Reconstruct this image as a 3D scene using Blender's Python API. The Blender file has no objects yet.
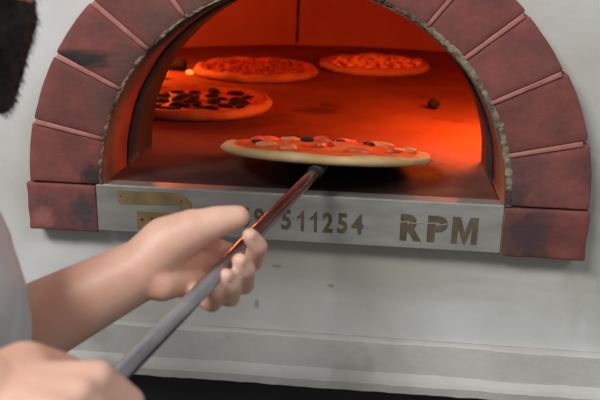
import bpy, bmesh, math, random
from math import sin, cos, pi, radians
from mathutils import Vector, Matrix, noise
random.seed(7)
S = bpy.context.scene
COL = S.collection

# ---------------------------------------------------------------- materials
def srgb(r, g, b):
    f = lambda c: (c/255/12.92) if c/255 <= .04045 else ((c/255+.055)/1.055)**2.4
    return (f(r), f(g), f(b), 1)
def mat(name, c1, c2=None, scale=8, rough=.7, metal=0, bump=0, bscale=None, c3=None, s3=3, t3=(.55, .7), detail=6, stretch=None, sss=0, spec=None, t1=(.35, .65), dist=.01):
    m = bpy.data.materials.new(name); m.use_nodes = True
    nt = m.node_tree; N = nt.nodes; L = nt.links; b = N['Principled BSDF']
    b.inputs['Roughness'].default_value = rough; b.inputs['Metallic'].default_value = metal
    if spec is not None: b.inputs['Specular IOR Level'].default_value = spec
    tc = N.new('ShaderNodeTexCoord'); vec = tc.outputs['Object']
    if stretch:
        mp = N.new('ShaderNodeMapping'); mp.inputs['Scale'].default_value = stretch
        L.new(vec, mp.inputs['Vector']); vec = mp.outputs['Vector']
    if sss:
        b.inputs['Subsurface Weight'].default_value = sss; b.inputs['Subsurface Radius'].default_value = (1, .35, .2); b.inputs['Subsurface Scale'].default_value = .006
    col = None
    if c2 is not None:
        n = N.new('ShaderNodeTexNoise'); n.inputs['Scale'].default_value = scale; n.inputs['Detail'].default_value = detail
        L.new(vec, n.inputs['Vector'])
        r = N.new('ShaderNodeValToRGB'); e = r.color_ramp.elements
        e[0].position = t1[0]; e[1].position = t1[1]; e[0].color = c1; e[1].color = c2
        L.new(n.outputs['Fac'], r.inputs['Fac']); col = r.outputs['Color']
        if c3 is not None:
            n3 = N.new('ShaderNodeTexNoise'); n3.inputs['Scale'].default_value = s3; n3.inputs['Detail'].default_value = 7
            mp3 = N.new('ShaderNodeMapping'); mp3.inputs['Location'].default_value = (3.1, 1.7, 5.3)
            L.new(vec, mp3.inputs['Vector']); L.new(mp3.outputs['Vector'], n3.inputs['Vector'])
            r3 = N.new('ShaderNodeValToRGB'); e = r3.color_ramp.elements; e[0].position, e[1].position = t3
            L.new(n3.outputs['Fac'], r3.inputs['Fac'])
            mx = N.new('ShaderNodeMixRGB'); L.new(r3.outputs['Color'], mx.inputs['Fac']); L.new(col, mx.inputs['Color1']); mx.inputs['Color2'].default_value = c3
            col = mx.outputs['Color']
        L.new(col, b.inputs['Base Color'])
    else:
        b.inputs['Base Color'].default_value = c1
    if bump:
        nb = N.new('ShaderNodeTexNoise'); nb.inputs['Scale'].default_value = bscale or scale*4; nb.inputs['Detail'].default_value = 8
        L.new(vec, nb.inputs['Vector'])
        bp = N.new('ShaderNodeBump'); bp.inputs['Strength'].default_value = bump; bp.inputs['Distance'].default_value = dist
        L.new(nb.outputs['Fac'], bp.inputs['Height']); L.new(bp.outputs['Normal'], b.inputs['Normal'])
    return m
def emis(name, c, s):
    m = bpy.data.materials.new(name); m.use_nodes = True; b = m.node_tree.nodes['Principled BSDF']
    b.inputs['Base Color'].default_value = (.02, .01, .01, 1)
    b.inputs['Emission Color'].default_value = c; b.inputs['Emission Strength'].default_value = s
    return m
def stain_shade(m, boxes):
    """soot / rust stains, tone patches and painted shade with a place of their own: (centre, radii, colour, strength) in object space"""
    nt = m.node_tree; N = nt.nodes; L = nt.links; b = N['Principled BSDF']
    tc = N.new('ShaderNodeTexCoord')
    lk = b.inputs['Base Color'].links
    col = lk[0].from_socket if lk else None
    for (c, r, cc, st) in boxes:
        mp = N.new('ShaderNodeMapping'); mp.vector_type = 'POINT'
        mp.inputs['Scale'].default_value = tuple(1/x for x in r)
        mp.inputs['Location'].default_value = tuple(-a/x for a, x in zip(c, r))
        L.new(tc.outputs['Object'], mp.inputs['Vector'])
        ns = N.new('ShaderNodeTexNoise'); ns.inputs['Scale'].default_value = 2.2; ns.inputs['Detail'].default_value = 6
        L.new(mp.outputs['Vector'], ns.inputs['Vector'])
        vm = N.new('ShaderNodeVectorMath'); vm.operation = 'LENGTH'; L.new(mp.outputs['Vector'], vm.inputs[0])
        ad = N.new('ShaderNodeMath'); ad.operation = 'MULTIPLY_ADD'; L.new(ns.outputs['Fac'], ad.inputs[0]); ad.inputs[1].default_value = 1.1; ad.inputs[2].default_value = -.55
        sm = N.new('ShaderNodeMath'); sm.operation = 'ADD'; L.new(vm.outputs['Value'], sm.inputs[0]); L.new(ad.outputs[0], sm.inputs[1])
        mr = N.new('ShaderNodeMapRange'); mr.inputs['From Min'].default_value = .45; mr.inputs['From Max'].default_value = 1.05
        mr.inputs['To Min'].default_value = st; mr.inputs['To Max'].default_value = 0
        L.new(sm.outputs[0], mr.inputs['Value'])
        mx = N.new('ShaderNodeMixRGB'); L.new(mr.outputs[0], mx.inputs['Fac'])
        if col: L.new(col, mx.inputs['Color1'])
        else: mx.inputs['Color1'].default_value = b.inputs['Base Color'].default_value
        mx.inputs['Color2'].default_value = cc; col = mx.outputs['Color']
    L.new(col, b.inputs['Base Color'])
    return m

# ---------------------------------------------------------------- object helpers
def obj(name, bm, m, parent=None, smooth=False, loc=None):
    me = bpy.data.meshes.new(name); bm.normal_update(); bm.to_mesh(me); bm.free()
    if smooth:
        for p in me.polygons: p.use_smooth = True
    o = bpy.data.objects.new(name, me); COL.objects.link(o)
    for x in (m if isinstance(m, (list, tuple)) else [m]): me.materials.append(x)
    if parent: o.parent = parent
    if loc: o.location = loc
    return o
def empty(name, loc=(0, 0, 0), rot=(0, 0, 0)):
    o = bpy.data.objects.new(name, None); COL.objects.link(o); o.location = loc; o.rotation_euler = rot
    o.empty_display_size = .05; return o
def tag(o, label, cat, group=None):
    o['label'] = label; o['category'] = cat
    if group: o['group'] = group
    return o
def struct(o): o['kind'] = 'structure'; return o
def bevel(o, w, seg=2, ang=30):
    md = o.modifiers.new('bevel', 'BEVEL'); md.width = w; md.segments = seg; md.limit_method = 'ANGLE'; md.angle_limit = radians(ang); return o
def box(bm, a, b):
    vs = [bm.verts.new((x, y, z)) for x in (a[0], b[0]) for y in (a[1], b[1]) for z in (a[2], b[2])]
    for f in ((0, 1, 3, 2), (4, 6, 7, 5), (0, 4, 5, 1), (2, 3, 7, 6), (0, 2, 6, 4), (1, 5, 7, 3)): bm.faces.new([vs[i] for i in f])
    return vs
def prism_y(bm, pts, y0, y1):
    """closed outline in x,z pushed from y0 to y1"""
    a = [bm.verts.new((x, y0, z)) for x, z in pts]; b = [bm.verts.new((x, y1, z)) for x, z in pts]
    n = len(pts); bm.faces.new(a); bm.faces.new(b[::-1])
    for i in range(n): bm.faces.new((a[i], b[i], b[(i+1) % n], a[(i+1) % n]))
def tube(bm, pts, rads, n=16, caps=True):
    rings = []; up0 = None
    for i, p in enumerate(pts):
        p = Vector(p); d = (Vector(pts[min(i+1, len(pts)-1)])-Vector(pts[max(i-1, 0)])).normalized()
        if up0 is None: up0 = Vector((0, 0, 1)) if abs(d.z) < .9 else Vector((1, 0, 0))
        s = d.cross(up0).normalized(); u = s.cross(d).normalized()
        r = rads[i] if isinstance(rads, (list, tuple)) else rads
        rings.append([bm.verts.new(p+r*(cos(2*pi*k/n)*s+sin(2*pi*k/n)*u)) for k in range(n)])
    for a, b in zip(rings, rings[1:]):
        for k in range(n): bm.faces.new((a[k], a[(k+1) % n], b[(k+1) % n], b[k]))
    if caps: bm.faces.new(rings[0][::-1]); bm.faces.new(rings[-1])
def arch_plate(bm, r, y0, y1, x0, x1, zt, z0=0, n=48):
    """wall panel with a half-round opening above z0, between y0 and y1"""
    angs = [pi*i/n for i in range(n+1)]
    ca = [math.atan2(zt-z0, x1), math.atan2(zt-z0, x0)]
    angs = sorted(set(angs+ca))
    def out(t):
        c, s = cos(t), sin(t); k = 1e9
        if c > 1e-9: k = min(k, x1/c)
        if c < -1e-9: k = min(k, x0/c)
        if s > 1e-9: k = min(k, (zt-z0)/s)
        return (k*c, z0+k*s)
    rows = []
    for t in angs:
        i = (r*cos(t), z0+r*sin(t)); o = out(t)
        rows.append([bm.verts.new((i[0], y0, i[1])), bm.verts.new((o[0], y0, o[1])), bm.verts.new((o[0], y1, o[1])), bm.verts.new((i[0], y1, i[1]))])
    for a, b in zip(rows, rows[1:]):
        for k in range(4): bm.faces.new((a[k], a[(k+1) % 4], b[(k+1) % 4], b[k]))
    bm.faces.new(rows[0]); bm.faces.new(rows[-1][::-1])
def cap_hull(bm, a, b, ra, rb, sub=3):
    """tapered capsule from a to b"""
    a, b = Vector(a), Vector(b); d = (b-a).length
    if d < 1e-5: d = 1e-5; ax = Vector((0, 0, 1))
    else: ax = (b-a)/d
    if abs(ra-rb) >= d*.98:
        c, r = (a, ra) if ra > rb else (b, rb)
        bmesh.ops.create_icosphere(bm, subdivisions=3, radius=r, matrix=Matrix.Translation(c)); return
    s = ax.cross(Vector((0, 0, 1)) if abs(ax.z) < .9 else Vector((1, 0, 0))).normalized(); u = ax.cross(s)
    psi = math.acos((ra-rb)/d); m = 8; n = 24; prof = []
    for i in range(m+1): t = pi+(psi-pi)*i/m; prof.append((ra*cos(t), ra*sin(t)))
    for i in range(m+1): t = psi*(1-i/m); prof.append((d+rb*cos(t), rb*sin(t)))
    rows = [[bm.verts.new(a+ax*h+(cos(2*pi*k/n)*s+sin(2*pi*k/n)*u)*q) for k in range(n)] for h, q in prof[1:-1]]
    for p, q in zip(rows, rows[1:]):
        for k in range(n): bm.faces.new((p[k], p[(k+1) % n], q[(k+1) % n], q[k]))
    v0 = bm.verts.new(a-ax*ra); v1 = bm.verts.new(b+ax*rb)
    for k in range(n): bm.faces.new((v0, rows[0][(k+1) % n], rows[0][k])); bm.faces.new((v1, rows[-1][k], rows[-1][(k+1) % n]))
def ell(bm, c, r, rot=None, sub=3):
    M = Matrix.Translation(Vector(c)) @ (rot.to_4x4() if rot else Matrix.Identity(4)) @ Matrix.Diagonal((*r, 1))
    bmesh.ops.create_icosphere(bm, subdivisions=sub, radius=1, matrix=M)
def fuse(bm, voxel, smooth_it=6, fac=.6):
    """grow overlapping volumes together into one continuous skin; returns a new bmesh"""
    me = bpy.data.meshes.new('tmp'); bm.to_mesh(me); bm.free()
    o = bpy.data.objects.new('tmp', me); COL.objects.link(o)
    r = o.modifiers.new('r', 'REMESH'); r.mode = 'VOXEL'; r.voxel_size = voxel; r.use_smooth_shade = True
    s = o.modifiers.new('s', 'SMOOTH'); s.factor = fac; s.iterations = smooth_it
    dg = bpy.context.evaluated_depsgraph_get(); ev = o.evaluated_get(dg); m2 = bpy.data.meshes.new_from_object(ev)
    out = bmesh.new(); out.from_mesh(m2)
    bpy.data.objects.remove(o); bpy.data.meshes.remove(me); bpy.data.meshes.remove(m2)
    return out
def text_bm(body, size, offset, depth, xspan=None):
    cu = bpy.data.curves.new('t', 'FONT'); cu.body = body; cu.size = size; cu.offset = offset; cu.extrude = depth
    cu.align_x = 'LEFT'; cu.resolution_u = 3
    o = bpy.data.objects.new('t', cu); COL.objects.link(o)
    dg = bpy.context.evaluated_depsgraph_get(); me = bpy.data.meshes.new_from_object(o.evaluated_get(dg))
    bm = bmesh.new(); bm.from_mesh(me)
    bpy.data.objects.remove(o); bpy.data.meshes.remove(me)
    return bm

# ---------------------------------------------------------------- materials used
M_plaster = mat('white_plaster', srgb(203, 204, 204), srgb(192, 193, 191), 5, .75, bump=.12, bscale=30, c3=srgb(170, 167, 154), s3=3.2, t3=(.42, .72))
stain_shade(M_plaster, [((-.56, 0, .02), (.07, .3, .26), srgb(160, 158, 138), .8), ((.1, 0, -.13), (.35, .3, .05), srgb(158, 155, 142), .5),  # second patch: broad grey-beige band below the nameplate
                  ((.46, 0, -.06), (.06, .3, .2), srgb(150, 150, 134), .6),  # painted shade: shadow of the projecting bricks on the plaster to their right
                  ((-0.061, 0, -0.195), (0.005, .3, 0.01), srgb(120, 104, 80), .6), ((-0.075, 0, -0.165), (0.004, .3, 0.006), srgb(120, 104, 80), .6), ((0.055, 0, -0.155), (0.007, .3, 0.004), srgb(120, 104, 80), .6), ((-0.03, 0, -0.128), (0.01, .3, 0.004), srgb(120, 104, 80), .6)])
M_ledge = mat('grey_plaster', srgb(194, 192, 188), srgb(180, 178, 172), 9, .7, bump=.3, bscale=25, c3=srgb(140, 136, 122), s3=7, t3=(.58, .8))
M_void = mat('black_painted_steel', srgb(20, 20, 24), srgb(12, 12, 15), 6, .6)
def brick_mat(i):
    r = random.Random(i); d = r.uniform(-6, 8)
    return mat('red_brick', srgb(129+d, 69+d*.6, 63+d*.6), srgb(102+d, 57+d*.5, 53+d*.5), 16, .8, bump=.5, bscale=60, c3=srgb(78, 54, 55), s3=10, t3=(.5, .75), dist=.004)
M_joint = mat('pink_mortar', srgb(172, 116, 106), srgb(148, 92, 84), 30, .8, bump=.3, bscale=80, dist=.003)
M_crumb = mat('crumbly_mortar', srgb(150, 140, 112), srgb(84, 74, 62), 70, .9, bump=.6, bscale=90, c3=srgb(60, 54, 46), s3=22, t3=(.5, .62), dist=.006)
M_intr = mat('scorched_brick', srgb(158, 84, 52), srgb(118, 62, 42), 12, .85, bump=.4, bscale=50, dist=.004)
M_soot = mat('sooty_steel', srgb(48, 46, 46), srgb(28, 27, 28), 20, .65, bump=.4, bscale=50, dist=.004)
M_steel = mat('brushed_steel', srgb(178, 177, 172), srgb(160, 159, 153), 14, .42, metal=.55, bump=.06, bscale=60, c3=srgb(140, 138, 128), s3=7, t3=(.55, .8), stretch=(1, 1, 3), dist=.003)
M_letter = mat('rusty_engraving', srgb(98, 86, 64), srgb(72, 64, 52), 60, .7)
M_logo = mat('brown_engraving', srgb(136, 114, 76), srgb(112, 94, 64), 40, .7)
M_dark = mat('dark_dots', srgb(52, 44, 36))
M_dome = mat('refractory_dome', srgb(178, 112, 92), srgb(158, 96, 78), 3, .9, bump=.3, bscale=18, c3=srgb(140, 86, 70), s3=2.2, t3=(.55, .85), spec=.1)
M_hearth = mat('hearth_tiles', srgb(138, 84, 66), srgb(116, 70, 56), 5, .85, bump=.2, bscale=30, c3=srgb(66, 44, 40), s3=9, t3=(.58, .8), spec=.15)
stain_shade(M_hearth, [((.0, .09, 0), (.36, .155, .1), srgb(44, 40, 44), .85), ((-.02, .62, 0), (.07, .05, .1), srgb(44, 30, 28), .6), ((-.25, .45, 0), (.25, .1, .1), srgb(70, 45, 38), .6)])
M_lip = mat('sooty_lip', srgb(70, 68, 72), srgb(46, 45, 50), 22, .6, bump=.2, bscale=60, dist=.002)
M_char = mat('charred_wood', srgb(30, 24, 22), srgb(14, 12, 12), 20, .9, bump=.8, bscale=40)
M_ember = emis('glowing_ember', (1, .20, .03, 1), 2.2)
M_crust = mat('pizza_crust', srgb(186, 140, 96), srgb(164, 112, 70), 22, .7, bump=.2, bscale=70, c3=srgb(140, 88, 48), s3=16, t3=(.6, .8), dist=.004)
M_crust_pale = mat('pale_dough_crust', srgb(208, 180, 134), srgb(188, 150, 100), 20, .65, bump=.15, bscale=70, c3=srgb(170, 118, 66), s3=14, t3=(.62, .85), dist=.004)
M_pole = mat('worn_steel_pole', srgb(178, 174, 178), srgb(150, 146, 152), 25, .2, metal=.95)
M_blade = mat('blackened_steel_blade', srgb(70, 68, 68), srgb(50, 48, 48), 12, .5, metal=.6)
M_skin = mat('skin', srgb(214, 172, 152), srgb(200, 154, 133), 14, .5, bump=.12, bscale=110, c3=srgb(204, 142, 122), s3=9, t3=(.5, .75), sss=.15, dist=.002)
M_nail = mat('fingernail', srgb(220, 176, 158), rough=.4)
M_beard = mat('dark_beard', srgb(40, 31, 29), srgb(24, 19, 18), 60, .8)
M_shirt = mat('grey_cotton', srgb(188, 192, 193), srgb(178, 182, 184), 12, .9, bump=.3, bscale=500, dist=.001)
M_trouser = mat('dark_denim', srgb(52, 56, 68), srgb(40, 44, 54), 40, .9)
M_shoe = mat('black_leather', srgb(30, 28, 28), rough=.4)
M_eye = mat('eye_white', srgb(226, 222, 214), rough=.2)
M_iris = mat('brown_iris', srgb(50, 32, 22), rough=.2)

# ---------------------------------------------------------------- the oven
oven = tag(empty('pizza_oven', (0, .04, -1.15)), 'large white plastered pizza oven with a red brick arch and steel nameplate', 'oven')
OFF = Vector((0, -.04, 1.15))
def part(name, bm, m, smooth=False, parent=None):
    o = obj(name, bm, m, None, smooth); o.parent = parent or oven
    if (parent or oven) is oven: o.location = OFF
    return o
FY = .035      # face of the plaster
bm = bmesh.new(); arch_plate(bm, .335, FY, .17, -1.0, 1.15, 1.0)
box(bm, (-1.0, FY, -.2380), (1.15, .17, -.0625)); box(bm, (-1.0, FY, -.0625), (-.335, .17, 0)); box(bm, (.335, FY, -.0625), (1.15, .17, 0))
part('facade', bm, M_plaster)
# rounded plaster skirt under the facade
bm = bmesh.new()
prof = [(FY, -.2385), (.0270, -.2388), (.0235, -.2398), (.0220, -.2415), (.0218, -.2470), (.0215, -.275), (.0215, -.292), (.0120, -.300), (.0085, -.306), (.0105, -.3205), (.018, -.325), (.17, -.326), (.17, -.2385)]
xs = [-1.0+2.15*i/160 for i in range(161)]; rows = []
for x in xs:
    row = []
    for k, (y, z) in enumerate(prof):
        d = .0022*noise.noise(Vector((x*7, z*11, 0)))+.0012*noise.noise(Vector((x*40, z*40, 3)))
        row.append(bm.verts.new((x, y+d*(k not in (0, 11, 12)), z+(d*.9 if 1 <= k <= 10 else 0))))
    rows.append(row)
for a, b in zip(rows, rows[1:]):
    for k in range(len(prof)): bm.faces.new((a[k], b[k], b[(k+1) % len(prof)], a[(k+1) % len(prof)]))
bm.faces.new(rows[0]); bm.faces.new(rows[-1][::-1])
part('plaster_ledge', bm, M_ledge, False)
bm = bmesh.new()     # open stand below: back panel, side posts, bottom shelf
box(bm, (-.95, .5, -1.15), (1.1, .52, -.327)); box(bm, (-.95, .06, -1.15), (-.87, .5, -.327)); box(bm, (1.02, .06, -1.15), (1.1, .5, -.327))
box(bm, (-.87, .06, -.90), (1.02, .5, -.87)); box(bm, (-.87, .055, -.40), (1.02, .08, -.327))
part('stand', bm, M_void)

# brick arch
def sector(t0, t1, r0, r1, y0, y1, seed, cz=0.0, n=8, m=8):
    bm = bmesh.new(); r = random.Random(seed); g = {}
    for i in range(n+1):
        for j in range(m+1):
            for k in (0, 1):
                t = t0+(t1-t0)*i/n; rr = r0+(r1-r0)*j/m; y = (y0, y1)[k]
                p = Vector((rr*cos(t)+.006, y, rr*sin(t)+cz*sin(t)*(rr-r0)/(r1-r0)))
                edge = i in (0, n) or j in (0, m)
                a = noise.noise(p*28+Vector((seed*3.1, 0, 0)))*(.0011 if edge else .0008)+noise.noise(p*90)*.0004
                p += Vector((-cos(t)*abs(a) if j == m else 0, abs(a)*.9 if k == 0 else 0, -sin(t)*abs(a) if j == m else 0))
                g[i, j, k] = bm.verts.new(p)
    for i in range(n):
        for j in range(m):
            bm.faces.new((g[i, j, 0], g[i+1, j, 0], g[i+1, j+1, 0], g[i, j+1, 0])); bm.faces.new((g[i, j, 1], g[i, j+1, 1], g[i+1, j+1, 1], g[i+1, j, 1]))
    for i in range(n):
        bm.faces.new((g[i, 0, 0], g[i, 0, 1], g[i+1, 0, 1], g[i+1, 0, 0])); bm.faces.new((g[i, m, 0], g[i+1, m, 0], g[i+1, m, 1], g[i, m, 1]))
    for j in range(m):
        bm.faces.new((g[0, j, 0], g[0, j+1, 0], g[0, j+1, 1], g[0, j, 1])); bm.faces.new((g[n, j, 0], g[n, j, 1], g[n, j+1, 1], g[n, j+1, 0]))
    bmesh.ops.recalc_face_normals(bm, faces=bm.faces); return bm
J_ANG = [0, 14.3, 29.4, 43.2, 56, 69.5, 83, 96.5, 110, 123.3, 137, 150.8, 166.2, 180]
RO, RI = .4075, .2985
def off(t): return -.010 if 8 < t < 172 else -.004
SOOT = srgb(50, 44, 46)
for i in range(13):
    a, b = radians(J_ANG[i]), radians(J_ANG[i+1]); g = .003/.36
    m_ = brick_mat(i)
    st = []
    if i == 10: st = [((-.318, 0, .187), (.075, .2, .016), srgb(36, 33, 35), .97)]
    if i == 12: st = [((-.305, 0, .012), (.022, .1, .025), SOOT, .9)]
    if i == 0: st = [((.31, 0, .01), (.03, .1, .03), SOOT, .75)]
    if 6 <= i <= 11: st.append(((.30*cos((a+b)/2), 0, .30*sin((a+b)/2)), (.035, .1, .045), srgb(88, 68, 58), .55))
    if st: stain_shade(m_, st)
    bm = sector(a+(g if i else .0025), b-(g if i < 12 else .0025), RI, RO+(.004 if i < 2 else 0)+(.0012 if i % 3 == 0 else 0), 0, .13, i, cz=-.0135)
    bevel(part('arch_brick', bm, m_, True), .003)
for i in range(1, 13):
    t = radians(J_ANG[i]); bm = sector(t-.0088, t+.0088, RI+.001, RO-.004, -.0016, .12, 40+i, cz=-.0135, n=3)
    part('mortar_joint', bm, M_joint, True)
def slab(x0, x1, z0, z1, y0, y1, seed, n=10):
    bm = bmesh.new(); g = {}
    for i in range(n+1):
        for j in range(n+1):
            for k in (0, 1):
                p = Vector((x0+(x1-x0)*i/n, (y0, y1)[k], z0+(z1-z0)*j/n)); e = i in (0, n) or j in (0, n)
                a = abs(noise.noise(p*30+Vector((seed, 0, 0))))*(.003 if e else .0012)
                if k == 0: p.y += a
                if j == 0: p.z += a*.7
                if i == 0: p.x += a*.7
                if i == n: p.x -= a*.7
                g[i, j, k] = bm.verts.new(p)
    for i in range(n):
        for j in range(n):
            bm.faces.new((g[i, j, 0], g[i+1, j, 0], g[i+1, j+1, 0], g[i, j+1, 0])); bm.faces.new((g[i, j, 1], g[i, j+1, 1], g[i+1, j+1, 1], g[i+1, j, 1]))
    for i in range(n):
        for q in (0, n):
            bm.faces.new((g[i, q, 0], g[i+1, q, 0], g[i+1, q, 1], g[i, q, 1])); bm.faces.new((g[q, i, 0], g[q, i+1, 0], g[q, i+1, 1], g[q, i, 1]))
    bmesh.ops.recalc_face_normals(bm, faces=bm.faces); return bm
mb = stain_shade(brick_mat(20), [((-.322, 0, -.045), (.028, .1, .04), srgb(62, 56, 60), .9), ((-.385, 0, -.055), (.02, .1, .02), srgb(160, 104, 100), .5)])
bevel(part('base_brick', slab(-.4095, -.3005, -.0765, -.0015, -.001, .12, 5), mb, True), .003)
mb = stain_shade(brick_mat(21), [((.338, 0, -.045), (.045, .1, .05), srgb(62, 46, 50), .9)])
bevel(part('base_brick', slab(.3025, .4215, -.0765, -.0015, -.001, .12, 9), mb, True), .003)
bm = bmesh.new(); box(bm, (.3, .002, -.075), (.309, .1, -.002)); part('brass_shim', bm, mat('yellowed_filler', srgb(120, 98, 62), srgb(96, 78, 52), 40, .7))
# crumbly mortar along the inner edge of the arch
bm = bmesh.new(); n = 220; m = 9; g = []
for i in range(n+1):
    t = pi*i/n; row = []
    w = .0026+.0016*noise.noise(Vector((i*.13, 2, 1)))+.002*noise.noise(Vector((i*.55, 5, 1)))+(.0024*min(1, (1.1-t)*4) if t < 1.1 else 0)
    for k in range(m):
        a = 2*pi*k/m; rr = .2975+w*.5+w*cos(a); y = .0025+w*.8*sin(a)
        d = .0015*noise.noise(Vector((i*.7, k*1.3, 7)))
        row.append(bm.verts.new(((rr+d)*cos(t)+.0055, y+d, max(.0005, (rr+d)*sin(t)))))
    g.append(row)
for a, b in zip(g, g[1:]):
    for k in range(m): bm.faces.new((a[k], a[(k+1) % m], b[(k+1) % m], b[k]))
part('mortar_edge', bm, M_crumb, False)
# throat of the arch: scorched brick, then a sooty steel ring
def sleeve(r0, r1, y0, y1, n=72):
    bm = bmesh.new(); g = []
    for i in range(n+1):
        t = pi*i/n; d = .0012*noise.noise(Vector((i*.3, r0*50, y0*30)))
        g.append([bm.verts.new((r*cos(t)+.004, y, r*sin(t))) for r, y in ((r0+d, y0), (r1, y0), (r1, y1), (r0+d, y1))])
    for a, b in zip(g, g[1:]):
        for k in range(4): bm.faces.new((a[k], b[k], b[(k+1) % 4], a[(k+1) % 4]))
    bm.faces.new(g[0][::-1]); bm.faces.new(g[-1]); return bm
mi = stain_shade(M_intr, [((-.14, .06, .27), (.21, .2, .21), srgb(30, 28, 29), .98), ((.2, .06, .22), (.2, .12, .2), srgb(60, 42, 38), .8), ((-.29, .03, .0), (.03, .03, .04), srgb(60, 40, 36), .6)])
part('arch_lining', sleeve(.2935, .2975, .004, .125), mi, True)
part('steel_throat_ring', sleeve(.2890, .2935, .118, .248), M_soot, True)
part('throat_block', sleeve(.2940, .334, .128, .2), M_soot, True)
# nameplate
bm = bmesh.new(); prism = [(-.300, -.0712), (.3000, -.0708), (.3000, .0008), (-.300, .0008)]
prism_y(bm, prism, 0, .003); box(bm, (-.2995, .003, -.0017), (.2995, .028, .0012))
plate = bevel(part('nameplate', bm, M_steel), .0007, 2)
def fit(ch, x0, x1, z0, z1, m, name='letter', offs=.02):
    if ch == '1':
        w = x1-x0; bm = bmesh.new()
        prism_y(bm, [(x0+.58*w, z0), (x1, z0), (x1, z1), (x0+.68*w, z1), (x0+.45*w, z1-.006), (x0, z1-.0095), (x0, z1-.0135), (x0+.58*w, z1-.0105)], -.0007, -.0001)
        return obj(name, bm, m, plate)
    if ch == 'M':
        w, h, b = x1-x0, z1-z0, (x1-x0)*.27; bm = bmesh.new(); c = (x0+x1)/2
        prism_y(bm, [(x0, z0), (x0+b*.85, z0), (x0+b*.85, z0+h*.62), (c-.0016, z0), (c+.0016, z0), (x1-b*.85, z0+h*.62), (x1-b*.85, z0), (x1, z0), (x1, z1), (x1-b*1.15, z1), (c, z0+h*.42), (x0+b*1.15, z1), (x0, z1)], -.0007, -.0001)
        return obj(name, bm, m, plate)
    bm = text_bm(ch, 1, offs, .01)
    X = [v.co.x for v in bm.verts]; Z = [v.co.y for v in bm.verts]
    for v in bm.verts:
        x, z, d = v.co.x, v.co.y, v.co.z
        v.co = Vector((x0+(x-min(X))/(max(X)-min(X))*(x1-x0), -.0004-d*.02, z0+(z-min(Z))/(max(Z)-min(Z))*(z1-z0)))
    return obj(name, bm, m, plate)
for ch, cx, w in (('0', -.0955, .0155), ('5', -.0745, .015), ('9', -.0530, .0155), ('5', -.0125, .015), ('1', .0085, .0105), ('1', .0280, .0105), ('2', .0490, .0155), ('5', .0705, .015), ('4', .0925, .0175)):
    s = -.0535-.001*(cx > 0); fit(ch, cx-w/2, cx+w/2, s, s+.0315, M_letter, 'numeral', .032)
fit('-', -.0352, -.0255, -.0425, -.0385, M_letter, 'hyphen', 0)
for ch, a, b in (('R', .1548, .1868), ('P', .1940, .2230), ('M', .2292, .2660)):
    o = fit(ch, a, b, -.0600, -.0190, M_letter, 'letter', .055)
    if ch != 'M':
        bm = bmesh.new(); pts = [(a-.001, -.0315), (a+.009, -.0300), (a+.018, -.0325), (b+.001, -.0305)]
        for (x, z), (x2, z2) in zip(pts, pts[1:]): prism_y(bm, [(x, z-.0007), (x2, z2-.0007), (x2, z2+.0009), (x, z+.0009)], -.0011, -.0002)
        obj('stencil_bridge', bm, M_steel, plate)
# engraved emblem: hooked bar over a small block
pts = [(-.2672, -.0110), (-.2640, -.0062), (-.205, -.0052), (-.176, -.0058), (-.163, -.0105), (-.1545, -.0200), (-.1535, -.0290), (-.158, -.0640), (-.170, -.0640), (-.1700, -.0330), (-.173, -.0265), (-.182, -.0250), (-.262, -.0272), (-.2668, -.0235)]
bm = bmesh.new(); prism_y(bm, pts, -.0008, -.0001); emb = obj('emblem', bm, M_logo, plate)
bm = bmesh.new(); prism_y(bm, [(-.2385, -.0665), (-.178, -.0660), (-.178, -.0375), (-.2380, -.0372)], -.0008, -.0001)
obj('emblem', bm, M_logo, plate)
for x, z, r in ((-.2305, -.0500, .0022), (-.2155, -.0475, .0018), (-.2105, -.0545, .0018), (-.205, -.061, .0016), (-.198, -.050, .002), (-.262, -.0150, .0012), (-.170, -.018, .0012)):
    bm = bmesh.new(); prism_y(bm, [(x+r*cos(t*pi/4), z+r*sin(t*pi/4)) for t in range(8)], -.0014, -.0005); obj('emblem_mark', bm, M_dark, plate)

# hearth and dome
DC, DR, DH = Vector((0, .85, 0)), .92, .50
bm = bmesh.new(); prism_pts = [(DR*1.02*cos(2*pi*i/96), DC.y+DR*1.02*sin(2*pi*i/96)) for i in range(96)]
top = [bm.verts.new((x, max(y, .2), 0)) for x, y in prism_pts]; bot = [bm.verts.new((x, max(y, .2), -.06)) for x, y in prism_pts]
bmesh.ops.contextual_create(bm, geom=top); bmesh.ops.contextual_create(bm, geom=bot)
for i in range(96): bm.faces.new((top[i], bot[i], bot[(i+1) % 96], top[(i+1) % 96]))
bmesh.ops.recalc_face_normals(bm, faces=bm.faces)
# throat floor joins on
box(bm, (-.2955, .028, -.06), (.2955, .2, 0))
part('hearth', bm, M_hearth)
bm = bmesh.new(); NU, NV = 72, 20; rings = []
for th, add in ((0, 1), (.05, 0)):
    ring = []
    for j in range(NV):
        ph = pi/2*j/NV; row = []
        for i in range(NU):
            t = 2*pi*i/NU; p = Vector(((DR+th)*cos(t)*cos(ph)**.5, (DR+th)*sin(t)*cos(ph)**.5, (DH+th)*sin(ph)))+DC
            row.append(bm.verts.new(p))
        ring.append(row)
    topv = bm.verts.new(DC+Vector((0, 0, DH+th)))
    for a, b in zip(ring, ring[1:]):
        for i in range(NU): bm.faces.new((a[i], a[(i+1) % NU], b[(i+1) % NU], b[i]))
    for i in range(NU): bm.faces.new((ring[-1][i], ring[-1][(i+1) % NU], topv))
bmesh.ops.bisect_plane(bm, geom=bm.verts[:]+bm.edges[:]+bm.faces[:], plane_co=(0, .235, 0), plane_no=(0, -1, 0), clear_outer=True)
part('dome', bm, M_dome, True)
bm = bmesh.new(); arch_plate(bm, .3000, .2, .24, -.72, .72, .49); part('dome_front', bm, M_dome)
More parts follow.
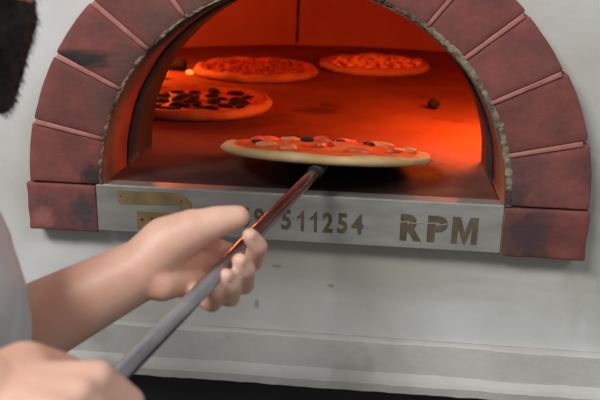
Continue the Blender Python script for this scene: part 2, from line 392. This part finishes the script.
# expansion joint running up the back of the dome
bm = bmesh.new(); t = math.atan2(.90, -.19); pts = []
for j in range(30):
    ph = radians(1+85*j/29); pts.append(Vector(((DR-.001)*cos(t)*cos(ph)**.5, (DR-.001)*sin(t)*cos(ph)**.5, DH*sin(ph)*.998))+DC)
tube(bm, pts, [.0045+.002*j/29+.001*noise.noise(Vector((j*.6, 0, 0))) for j in range(30)], 8); part('dome_joint', bm, M_void, True)
# gas burner out of sight at the right
bm = bmesh.new(); tube(bm, [(.40, .44, .0), (.40, .44, .05)], .05, 20); tube(bm, [(.40, .44, .05), (.40, .44, .06)], .04, 20)
burn = part('burner', bm, M_soot)
bm = bmesh.new()
for k in range(7):
    a = k*.9; x, y = .40+.025*cos(a), .44+.025*sin(a); h = .06+.03*random.random()
    tube(bm, [(x, y, .058), (x+.004, y, .058+h*.4), (x-.003, y+.003, .058+h)], [.008, .011, .001], 8)
obj('flame', bm, M_ember, burn, True)

# logs and embers at the left of the dome
def log(name, a, b, r, label, seed, glow=True):
    a, b = Vector(a), Vector(b); e = tag(empty(name, tuple(a)), label, 'log'); d = b-a; pts = [d*i/10 for i in range(11)]
    bm = bmesh.new(); tube(bm, pts, [r*(1+.14*noise.noise(Vector((seed, i*.5, 0)))) for i in range(11)], 14)
    for v in bm.verts: v.co += .004*Vector((noise.noise(v.co*30), noise.noise(v.co*30+Vector((5, 0, 0))), 0))
    obj('charred_wood', bm, M_char, e, True)
    if glow:
        bm = bmesh.new(); ell(bm, d*1.0, (r*.75, r*.75, r*.8), sub=2)
        for v in bm.verts: v.co += .006*Vector((noise.noise(v.co*60), noise.noise(v.co*60+Vector((5, 0, 0))), noise.noise(v.co*60+Vector((9, 0, 0)))))
        obj('glowing_end', bm, M_ember, e)
log('burning_log', (-.60, .98, .03), (-.455, .95, .018), .014, 'charred log with a glowing orange tip, at the far left inside the oven', 1)
log('burning_log', (-.62, 1.10, .03), (-.43, 1.08, .018), .016, 'black charred log lying behind the one with the glowing tip', 2, False)
for c, r, l in (((-.352, .775, .006), .007, 'small glowing ember on the hearth just behind the dark-topped pizza'), ((-.405, 1.03, .006), .008, 'small glowing ember on the hearth beside the burning logs')):
    bm = bmesh.new(); ell(bm, (0, 0, 0), (r*1.6, r, r*.8), sub=2)
    for v in bm.verts: v.co += .002*noise.noise_vector(v.co*200)
    tag(obj('ember', bm, M_ember, None, False, c), l, 'ember')
bm = bmesh.new(); ell(bm, (0, 0, 0), (.014, .013, .012), sub=3)
for v in bm.verts: v.co += .004*noise.noise_vector(v.co*90)
tag(obj('charcoal_lump', bm, M_char, None, False, (.236, .69, .012)), 'small black charcoal lump lying on the hearth at the right', 'charcoal')

# ---------------------------------------------------------------- pizzas
def pizza(name, loc, R, rot, label, group, m_crust, m_top, seed, rim=.022, h=.010, droop=0.0, hump=0.0):
    e = tag(empty(name, loc, rot), label, 'pizza', group); NA, NR = 96, 22
    def rad(t): return R*(1+.03*noise.noise(Vector((cos(t)*1.3, sin(t)*1.3, seed)))+.012*noise.noise(Vector((cos(t)*5, sin(t)*5, seed))))
    def top(q, t):
        rimh = rim*(1+.25*noise.noise(Vector((cos(t)*3, sin(t)*3, seed+4))))
        s = math.exp(-((q-.92)/.075)**2)
        return h+(rimh-h)*s+hump*max(0, 1-(q/.85)**2)*(1+.5*sin(t*2+seed)) if q < .985 else rimh*.6
    bm = bmesh.new(); up = []
    for j in range(1, NR+1):
        q = j/NR; row = []
        for i in range(NA):
            t = 2*pi*i/NA; r = rad(t)*q; z = top(q, t) if j < NR else rim*.45
            z += .0012*noise.noise(Vector((r*cos(t)*60, r*sin(t)*60, seed)))
            row.append(bm.verts.new((r*cos(t), r*sin(t), z+droop*(r/R)**2)))
        up.append(row)
    c = bm.verts.new((0, 0, h+hump))
    for i in range(NA): bm.faces.new((c, up[0][i], up[0][(i+1) % NA]))
    for a, b in zip(up, up[1:]):
        for i in range(NA): bm.faces.new((a[i], b[i], b[(i+1) % NA], a[(i+1) % NA]))
    low = [bm.verts.new((rad(2*pi*i/NA)*.965*cos(2*pi*i/NA), rad(2*pi*i/NA)*.965*sin(2*pi*i/NA), droop)) for i in range(NA)]
    for i in range(NA): bm.faces.new((up[-1][i], low[i], low[(i+1) % NA], up[-1][(i+1) % NA]))
    cb = bm.verts.new((0, 0, 0))
    for i in range(NA): bm.faces.new((cb, low[(i+1) % NA], low[i]))
    obj('crust', bm, m_crust, e, True)
    bm = bmesh.new(); rows = []
    for j in range(0, 30):
        q = .89*j/29; row = []
        for i in range(NA):
            t = 2*pi*i/NA; r = rad(t)*q*(1+(.03*noise.noise(Vector((cos(t)*6, sin(t)*6, seed+9))) if j == 29 else 0)); x, y = r*cos(t), r*sin(t)
            z = top(q, t)+.0022+.0028*noise.noise(Vector((x*45, y*45, seed)))+.0016*noise.noise(Vector((x*110, y*110, seed)))
            if j == 29: z = top(q, t)-.001
            row.append(bm.verts.new((x, y, z+droop*(r/R)**2)))
            if j == 0: break
        rows.append(row)
    for i in range(NA): bm.faces.new((rows[0][0], rows[1][i], rows[1][(i+1) % NA]))
    for a, b in zip(rows[1:], rows[2:]):
        for i in range(NA): bm.faces.new((a[i], b[i], b[(i+1) % NA], a[(i+1) % NA]))
    obj('sauce_and_cheese', bm, m_top, e, True)
    return e
def chunk(name, e, x, y, z, r, m, seed, flat=.4, rz=0, label=None):
    bm = bmesh.new(); ell(bm, (0, 0, 0), (r[0], r[1], r[0]*flat), Matrix.Rotation(rz, 3, 'Z'), 2)
    for v in bm.verts: v.co += r[1]*.35*noise.noise_vector(v.co*70+Vector((seed, seed, 0)))
    return obj(name, bm, m, e, True, (x, y, z))
def ring(name, e, x, y, z, r, m):
    bm = bmesh.new(); pts = [(r*cos(2*pi*i/14), r*sin(2*pi*i/14), 0) for i in range(15)]; tube(bm, pts, r*.32, 8); return obj(name, bm, m, e, True, (x, y, z))
def spread(n, R, seed, dmin):
    r = random.Random(seed); out = []
    for _ in range(4000):
        a, q = r.uniform(0, 2*pi), R*math.sqrt(r.random()); p = (q*cos(a), q*sin(a))
        if all((p[0]-o[0])**2+(p[1]-o[1])**2 > dmin*dmin for o in out): out.append(p)
        if len(out) == n: break
    return out
M_t1 = mat('tomato_and_melted_cheese', srgb(196, 78, 40), srgb(222, 140, 80), 26, .5, bump=.4, bscale=80, dist=.004)
M_t2 = mat('red_sauce_with_cheese', srgb(170, 50, 26), srgb(214, 120, 66), 30, .5, bump=.4, bscale=80, dist=.004)
M_t3 = mat('golden_cheese', srgb(236, 150, 60), srgb(206, 84, 34), 34, .5, bump=.5, bscale=90, dist=.005)
M_t4 = mat('tomato_sauce_and_cheese', srgb(200, 64, 26), srgb(226, 124, 66), 24, .45, bump=.4, bscale=70, c3=srgb(214, 90, 40), s3=18, t3=(.5, .6), dist=.004)
M_egg = mat('charred_topping', srgb(46, 26, 26), srgb(24, 16, 18), 30, .9)
M_ham = mat('ham', srgb(206, 100, 66), srgb(184, 72, 50), 30, .5)
M_olive = mat('black_olive', srgb(34, 26, 28), rough=.3)
M_mush = mat('mushroom', srgb(214, 152, 98), srgb(184, 112, 70), 30, .6)
M_saus = mat('crumbled_sausage', srgb(120, 50, 34), srgb(160, 84, 54), 40, .6)
M_shred = mat('cheese_shred', srgb(244, 182, 96), srgb(226, 146, 66), 30, .5)
p1 = pizza('pizza', (-.282, .605, .001), .163, (0, 0, .4), 'pizza with dark charred toppings on the hearth, nearest of those at the left', 'pizzas baking on the hearth', M_crust, M_t1, 11)
for k, (x, y) in enumerate(spread(26, .125, 3, .034)):
    chunk('charred_topping', p1, x, y, .0145, (.016+.005*(k % 3), .011+.003*(k % 2)), M_egg, k, .26, k*1.3)
p2 = pizza('pizza', (-.232, 1.09, .001), .172, (0, 0, 1.1), 'pizza covered with brown sausage crumbles, at the back of the oven behind the dark-topped one', 'pizzas baking on the hearth', M_crust, M_t2, 23)
for k, (x, y) in enumerate(spread(60, .135, 5, .018)):
    chunk('sausage_crumble', p2, x, y, .0165, (.007+.003*(k % 3), .007), M_saus, k, .6, k)
p3 = pizza('pizza', (.092, 1.265, .001), .163, (0, 0, 2.2), 'golden cheese pizza glowing orange, at the back right of the oven', 'pizzas baking on the hearth', M_crust, M_t3, 37)
for k, (x, y) in enumerate(spread(60, .130, 8, .018)):
    chunk('cheese_shred', p3, x, y, .0165, (.013, .0045), M_shred, k, .45, k*2.1)
PT = radians(-10.5)
p4 = pizza('pizza', (.035, .116, .0318), .168, (PT, radians(1.0), 0), 'large pizza with a pale crust tilted on the peel at the oven mouth', 'pizza on the peel', M_crust_pale, M_t4, 51, rim=.0130, h=.0095, hump=.008)
p4z = lambda x, y: .0135+.008*max(0, 1-(math.hypot(x, y)/.14)**2)*(1+.5*sin(2*math.atan2(y, x)+51))
for k, (x, y) in enumerate(spread(20, .128, 13, .040)):
    if k % 6 == 0: ring('olive_ring', p4, x, y, p4z(x, y)+.0005, .0075, M_olive)
    elif k % 3 == 1: chunk('mushroom_slice', p4, x, y, p4z(x, y), (.017, .010), M_mush, k, .3, k)
    else: chunk('ham_strip', p4, x, y, p4z(x, y), (.024, .008), M_ham, k, .28, k*.5)
for k, (x, y) in enumerate(((-.03, -.02), (.02, .04))): chunk('charred_topping', p4, x, y, p4z(x, y), (.011, .007), M_egg, k+7, .4, k)

# ---------------------------------------------------------------- the peel
P0, P1 = Vector((.0332, -.03, .0491)), Vector((-.0922, -.5438, .0029)); AX = (P0-P1).normalized()
peel = tag(empty('pizza_peel', tuple(P0)), 'long metal pizza peel held in both hands, blade under the pizza at the mouth', 'peel')
bm = bmesh.new(); ptn = [P0+AX*.035-P0, P0-P0, (P0+(P1-P0)*.5)-P0, (P1+(P1-P0)*.22)-P0]
tube(bm, ptn, [.0085, .0086, .0086, .0086], 24)
o = obj('pole', bm, M_pole, peel, True); bevel(o, .001, 2)
bm = bmesh.new(); n = 64; rt = Matrix.Rotation(PT, 3, 'X') @ Matrix.Rotation(radians(1.0), 3, 'Y'); top, bot = [], []
for i in range(n):
    t = 2*pi*i/n; x, y = .150*cos(t), .150*sin(t)
    a = rt @ Vector((x, y, -.0008)); b = rt @ Vector((x, y, -.0026)); c = Vector((.035, .116, .0318))-P0
    top.append(bm.verts.new(a+c)); bot.append(bm.verts.new(b+c))
bm.faces.new(top); bm.faces.new(bot[::-1])
for i in range(n): bm.faces.new((top[i], bot[i], bot[(i+1) % n], top[(i+1) % n]))
obj('blade', bm, M_blade, peel)
bm = bmesh.new(); nb = rt @ Vector((-.002, -.150, -.004))+Vector((.035, .116, .0318))-P0
tube(bm, [AX*-.012, AX*.02, nb+Vector((0, .03, 0))*1], [.0105, .0100, .006], 16); obj('socket', bm, M_blade, peel, True)

# ---------------------------------------------------------------- the pizza maker
LEFT = {
    'index': [Vector((-0.0610, -0.2587, 0.0122)), Vector((-0.0167, -0.2863, 0.0114)), Vector((-0.0067, -0.3078, 0.0395)), Vector((-0.0143, -0.3147, 0.0532))],
    'middle': [Vector((-0.0715, -0.2656, -0.0056)), Vector((-0.0227, -0.3038, -0.0081)), Vector((-0.0167, -0.3259, 0.0195)), Vector((-0.0219, -0.3331, 0.0314))],
    'ring': [Vector((-0.0791, -0.2846, -0.0130)), Vector((-0.0347, -0.3233, -0.0157)), Vector((-0.0290, -0.3414, 0.0081)), Vector((-0.0340, -0.3486, 0.0200))],
    'little': [Vector((-0.0875, -0.3067, -0.0136)), Vector((-0.0519, -0.3363, -0.0180)), Vector((-0.0445, -0.3549, 0.0039)), Vector((-0.0491, -0.3623, 0.0148))],
    'thumb': [Vector((-0.1071, -0.3127, 0.0386)), Vector((-0.0772, -0.3067, 0.0545)), Vector((-0.0506, -0.3012, 0.0633)), Vector((-0.0311, -0.2940, 0.0666))],
    'wrist': [Vector((-0.1336, -0.3247, 0.0101))],
    'elbow': [Vector((-0.3622, -0.3759, -0.1137))],
    'forearm': [Vector((-0.2355, -0.3475, -0.0451))],
    'heel': [Vector((-0.1066, -0.3312, -0.0018))],
    'palm': [Vector((-0.0837, -0.2936, -0.0069))],
}
RIGHT = {
    'index': [Vector((-0.0879, -0.5826, 0.0316)), Vector((-0.0682, -0.5687, 0.0035)), Vector((-0.0859, -0.5502, -0.0315)), Vector((-0.1057, -0.5392, -0.0405))],
    'middle': [Vector((-0.0957, -0.6000, 0.0292)), Vector((-0.0745, -0.5922, -0.0018)), Vector((-0.0949, -0.5697, -0.0401)), Vector((-0.1164, -0.5586, -0.0480))],
    'ring': [Vector((-0.1054, -0.6157, 0.0228)), Vector((-0.0847, -0.6109, -0.0077)), Vector((-0.1066, -0.5885, -0.0457)), Vector((-0.1281, -0.5775, -0.0539))],
    'little': [Vector((-0.1176, -0.6276, 0.0160)), Vector((-0.0999, -0.6244, -0.0118)), Vector((-0.1193, -0.6053, -0.0447)), Vector((-0.1378, -0.5936, -0.0516))],
    'thumb': [Vector((-0.1481, -0.5787, 0.0296)), Vector((-0.1306, -0.5511, 0.0115)), Vector((-0.1143, -0.5205, -0.0128)), Vector((-0.0966, -0.5108, -0.0210))],
    'wrist': [Vector((-0.1643, -0.6073, 0.0277))],
    'elbow': [Vector((-0.3900, -0.6800, -0.1100))],
}
CHEST = Vector((-0.3212, -0.5190, 0.0414))
MOUTH = Vector((-0.2074, -0.3947, 0.3035))

PB = Vector((-.75, -.50, -1.15))
man = tag(empty('person', tuple(PB)), 'bearded person in a grey t-shirt leaning in and holding the peel with both hands', 'person')
C = CHEST; LS = Vector((-.38, -.345, .13)); RS = Vector((-.38, -.685, .13)); NB = Vector((-.350, -.50, .215)); PEL = Vector((-.74, -.515, -.20))
ang = radians(12); F = Vector((cos(ang), 0, -sin(ang))); U = Vector((sin(ang), 0, cos(ang))); SD = Vector((0, 1, 0))
MO = MOUTH; H = MO-F*.088+U*.068
HM = Matrix((F, SD, U)).transposed()           # head frame to world
def hd(f, s, u): return H+F*f+SD*s+U*u
bm = bmesh.new()
def cp(a, b, ra, rb, sub=3): cap_hull(bm, a-PB, b-PB, ra, rb, sub)
def el(c, r, rot=None, sub=3): ell(bm, c-PB, r, rot, sub)
# trunk
SP = C+Vector((-.16, .004, -.06))
cp(C+Vector((-.02, .055, .01)), SP+Vector((0, .05, 0)), .105, .095); cp(C+Vector((-.02, -.045, .01)), SP+Vector((0, -.05, 0)), .105, .095)
cp(SP, PEL, .10, .11); cp(PEL+Vector((0, .07, 0)), PEL+Vector((0, -.07, 0)), .10, .10)
cp(LS+Vector((0, -.04, 0)), RS+Vector((0, .04, 0)), .06, .06); cp(C, NB, .10, .065)
cp(NB, hd(-.035, 0, -.05), .062, .056)
# legs
for s in (1, -1):
    hip = PEL+Vector((0, .09*s, -.03)); kn = Vector((-.72, -.515+.12*s, -.64)); an = Vector((-.80, -.515+.13*s, -1.07))
    cp(hip, kn, .085, .058); cp(kn, kn*.6+an*.4+Vector((-.015, 0, 0)), .056, .055); cp(kn*.6+an*.4+Vector((-.015, 0, 0)), an, .055, .038)
    cp(an+Vector((0, 0, -.03)), an+Vector((.14, .01*s, -.05)), .035, .026)
# head
el(hd(-.012, 0, .018), (.096, .076, .098), HM); cp(hd(.03, 0, -.03), hd(.052, 0, -.085), .060, .032)
for s in (1, -1):
    cp(hd(.0, .045*s, -.05), hd(.05, .018*s, -.095), .026, .022); cp(hd(.060, .036*s, -.012), hd(.040, .05*s, -.03), .020, .024)
    cp(hd(.078, .012*s, .036), hd(.070, .046*s, .032), .012, .014)                     # brow
    el(hd(-.005, .077*s, -.005), (.018, .008, .030), HM); el(hd(-.002, .082*s, .012), (.014, .006, .014), HM)   # ears
cp(hd(.088, 0, .022), hd(.113, 0, -.020), .009, .0125)                                 # nose
for s in (1, -1): el(hd(.104, .011*s, -.023), (.009, .007, .007), HM)
cp(hd(.086, .018, -.056), hd(.092, 0, -.054), .006, .008); cp(hd(.086, -.018, -.056), hd(.092, 0, -.054), .006, .008)
cp(hd(.084, .015, -.068), hd(.090, 0, -.068), .006, .009); cp(hd(.084, -.015, -.068), hd(.090, 0, -.068), .006, .009)
# arms
cp(LS, LEFT['elbow'][0], .052, .044); cp(LEFT['elbow'][0], LEFT['forearm'][0], .044, .043); cp(LEFT['forearm'][0], LEFT['wrist'][0]*.65+LEFT['forearm'][0]*.35, .044, .037); cp(LEFT['wrist'][0]*.65+LEFT['forearm'][0]*.35, LEFT['wrist'][0], .037, .0335)
cp(RS, RIGHT['elbow'][0], .052, .044); rf = RIGHT['elbow'][0]*.6+RIGHT['wrist'][0]*.4; cp(RIGHT['elbow'][0], rf, .044, .043); cp(rf, RIGHT['wrist'][0], .043, .029)
# hands
def hand(Q):
    w = Q['wrist'][0]; rr = {'index': .0106, 'middle': .0107, 'ring': .0102, 'little': .0092}
    mc = []
    for f in ('index', 'middle', 'ring', 'little'):
        a, b, c, d = Q[f]; r = rr[f]*1.06
        base = w*.55+a*.45; cp(w, base, .023, .0185); cp(base, a, .0185, .0140)
        cp(a, b, r*1.18, r*1.06, 2); cp(b, c, r*1.05, r*.95, 2); cp(c, d, r*.94, r*.80, 2); mc.append(a)
    for p, q in zip(mc, mc[1:]): cp(p, q, .0115, .0115, 2); cp(p*.5+w*.5, q*.5+w*.5, .0150, .0150, 2)
    t = Q['thumb']
    g = 1.12 if Q is LEFT else .94; cp(w, t[0], .028*g, .026*g); cp(t[0], t[1], .026*g, .0198*g); cp(t[1], t[2], .0185*g, .0150*g); cp(t[2], t[3], .0148*g, .0116*g)
    cp(t[0], mc[0]*.6+w*.4, .018, .014); cp(t[1], mc[0], .012, .011, 2)
hand(LEFT); hand(RIGHT)
cp(LEFT['heel'][0], LEFT['palm'][0], .019, .017); cp(LEFT['wrist'][0], LEFT['heel'][0], .030, .019)
body = obj('body', fuse(bm, .0028, 5, .5), M_skin, man, True)
# nails
def nail(Q, f, out):
    c, d = Q[f][2], Q[f][3]; ax = (d-c).normalized(); o = (out-ax*out.dot(ax)).normalized(); s = ax.cross(o); k = 1.25 if f == 'thumb' else 1
    R_ = Matrix((ax, s, o)).transposed(); b2 = bmesh.new(); ell(b2, d-PB+ax*.001+o*(.0078*k), (.0062*k, .0050*k, .0012), R_, 2); obj('fingernail', b2, M_nail, man, True)
for f in ('index', 'middle', 'ring', 'little'):
    nail(LEFT, f, LEFT[f][2]-LEFT[f][0])
    nail(RIGHT, f, RIGHT[f][2]-RIGHT[f][0])
nail(LEFT, 'thumb', Vector((-.3, -.5, .8)))
# eyes
for s in (1, -1):
    b2 = bmesh.new(); ell(b2, hd(.072, .031*s, .010)-PB, (.0125, .0125, .0125)); e = obj('eye', b2, M_eye, man, True)
    b2 = bmesh.new(); ell(b2, hd(.0835, .031*s, .008)-PB, (.002, .0055, .0055), HM, 2); obj('iris', b2, M_iris, e, True)
# beard and hair
def tufts(bm, pts, n, ln, rnd, down):
    for _ in range(n):
        p, nr = rnd.choice(pts); L_ = ln*rnd.uniform(.5, 1.2); d = (nr*.9+down*rnd.uniform(.3, 1.1)+Vector((rnd.uniform(-.3, .3),)*1+(rnd.uniform(-.3, .3), rnd.uniform(-.3, .3)))).normalized()
        s = d.cross(Vector((.3, .7, .2))).normalized(); u = s.cross(d); p = p-nr*.003; w = .0006
        a = [bm.verts.new(p+w*(cos(k*2.094)*s+sin(k*2.094)*u)) for k in range(3)]; q = [bm.verts.new(p+d*L_*.6+down*L_*.1+w*.6*(cos(k*2.094)*s+sin(k*2.094)*u)) for k in range(3)]
        t = bm.verts.new(p+d*L_+down*L_*.3)
        for k in range(3): bm.faces.new((a[k], a[(k+1) % 3], q[(k+1) % 3], q[k])); bm.faces.new((q[k], q[(k+1) % 3], t))
save = bm = bmesh.new()
cp(hd(.064, 0, -.092), hd(.072, 0, -.168), .036, .018)
for s in (1, -1):
    cp(hd(-.004, .064*s, -.02), hd(.018, .056*s, -.065), .018, .026); cp(hd(.018, .056*s, -.065), hd(.056, .024*s, -.105), .026, .032)
    cp(hd(.050, .02*s, -.11), hd(.062, .006*s, -.165), .032, .018); cp(hd(.092, .004*s, -.046), hd(.076, .030*s, -.068), .0075, .013)
bb = fuse(bm, .003, 4); rnd = random.Random(4)
bb.normal_update(); pts = [(v.co.copy(), v.normal.copy()) for v in bb.verts if (v.co+PB-H).dot(F) > -.03]
for v in bb.verts: v.co += v.normal*.002*noise.noise(v.co*200)
tufts(bb, pts, 5000, .010, rnd, -U*.8-F*.2)
obj('beard', bb, M_beard, man, False)
bm = bmesh.new()
el(hd(-.026, 0, .032), (.096, .080, .096), HM); el(hd(-.06, 0, -.02), (.062, .070, .07), HM)
bb = fuse(bm, .004, 4); bb.normal_update()
dead = [v for v in bb.verts if (v.co+PB-H).dot(F) > .052 or ((v.co+PB-H).dot(U) < .0 and (v.co+PB-H).dot(F) > -.02)]
bmesh.ops.delete(bb, geom=dead, context='VERTS'); bb.normal_update(); pts = [(v.co.copy(), v.normal.copy()) for v in bb.verts]
for v in bb.verts: v.co += v.normal*.002*noise.noise(v.co*150)
tufts(bb, pts, 3500, .012, rnd, -F*.6)
obj('hair', bb, M_beard, man, False)
# t-shirt
bm = bmesh.new()
cp(C+Vector((-.018, .05, .01)), SP+Vector((0, .05, 0)), .128, .112); cp(C+Vector((-.018, -.03, .01)), SP+Vector((0, -.05, 0)), .128, .112)
cp(C+Vector((-.012, .0, -.005)), C+Vector((-.012, .03, -.02)), .143, .14)
cp(SP, PEL, .118, .125); cp(PEL+Vector((0, .06, .01)), PEL+Vector((0, -.06, .01)), .115, .115)
cp(LS+Vector((0, -.03, 0)), RS+Vector((0, .03, 0)), .072, .072); cp(C, NB+Vector((-.01, 0, -.03)), .115, .075)
for s_, e_ in ((LS, LEFT['elbow'][0]), (RS, RIGHT['elbow'][0])): cp(s_, s_*.35+e_*.65, .068, .064)
bb = fuse(bm, .006, 6)
for v in bb.verts: v.co += Vector((0, 0, -.008))+v.normal*(.006*noise.noise(v.co*14)+.002*noise.noise(v.co*45))
obj('t_shirt', bb, M_shirt, man, True)
bm = bmesh.new()
cp(PEL+Vector((0, .06, -.02)), PEL+Vector((0, -.06, -.02)), .118, .118)
for s in (1, -1):
    hip = PEL+Vector((0, .09*s, -.03)); kn = Vector((-.72, -.515+.12*s, -.64)); an = Vector((-.80, -.515+.13*s, -1.07))
    cp(hip, kn, .098, .075); cp(kn, an, .074, .060)
bb = fuse(bm, .008, 6)
for v in bb.verts: v.co += v.normal*.006*noise.noise(v.co*16)
obj('trousers', bb, M_trouser, man, True)
for s in (1, -1):
    an = Vector((-.80, -.515+.13*s, -1.07)); bm = bmesh.new()
    cp(an+Vector((-.01, 0, .0)), an+Vector((-.01, 0, -.035)), .050, .044); cp(an+Vector((0, 0, -.038)), an+Vector((.15, .01*s, -.045)), .042, .035)
    bb = fuse(bm, .006, 4)
    for v in bb.verts: v.co.z = max(v.co.z, .0)
    obj('shoe', bb, M_shoe, man, True)

# ---------------------------------------------------------------- room
M_floor = mat('grey_tile_floor', srgb(120, 116, 110), srgb(100, 97, 92), 4, .6)
bm = bmesh.new(); box(bm, (-3, -3.5, -1.20), (3, 2.6, -1.15)); struct(obj('floor', bm, M_floor))
M_wall = mat('painted_wall', srgb(200, 200, 196), srgb(192, 192, 188), 3, .8)
bm = bmesh.new(); box(bm, (-3, 2.5, -1.15), (3, 2.6, 1.5)); struct(obj('wall_back', bm, M_wall))

# ---------------------------------------------------------------- lights
def light(kind, name, loc, power, color, **k):
    l = bpy.data.lights.new(name, kind); l.energy = power; l.color = color
    for a, b in k.items(): setattr(l, a, b)
    o = bpy.data.objects.new(name, l); COL.objects.link(o); o.location = loc; return o
def aim(o, t): o.rotation_euler = (Vector(t)-o.location).to_track_quat('-Z', 'Y').to_euler()
k1 = light('AREA', 'ceiling_lamp', (-1.1, -1.9, 1.9), 70, (1, .985, .96), shape='RECTANGLE', size=1.2, size_y=.5); aim(k1, (0, 0, 0))
k2 = light('AREA', 'ceiling_lamp', (1.6, -2.0, 1.9), 18, (1, .98, .95), shape='RECTANGLE', size=1.2, size_y=.6); aim(k2, (0, 0, 0))
light('POINT', 'burner_glow', (.365, .43, .175), 12.0, (1, .17, .022), shadow_soft_size=.06)
light('POINT', 'fire_glow', (-.52, .98, .14), 5.0, (1, .16, .02), shadow_soft_size=.05)
w = bpy.data.worlds.new('room'); S.world = w; w.use_nodes = True; w.node_tree.nodes['Background'].inputs[0].default_value = (.62, .65, .68, 1); w.node_tree.nodes['Background'].inputs[1].default_value = .42

# ---------------------------------------------------------------- camera
cd = bpy.data.cameras.new('camera'); cd.lens = 48; cd.sensor_width = 36; cd.clip_start = .01
cam = bpy.data.objects.new('camera', cd); COL.objects.link(cam); S.camera = cam
cam.matrix_world = Matrix(((.99417, -.0532, .09382, .11695), (.10565, .30523, -.9464, -1.10644), (.02171, .95079, .30907, .35516), (0, 0, 0, 1)))
cd.dof.use_dof = True; cd.dof.focus_distance = 1.2; cd.dof.aperture_fstop = 5.6
S.view_settings.view_transform = 'Standard'; S.view_settings.look = 'None'; S.view_settings.gamma = 1; S.view_settings.exposure = 0; S.view_settings.use_curve_mapping = False
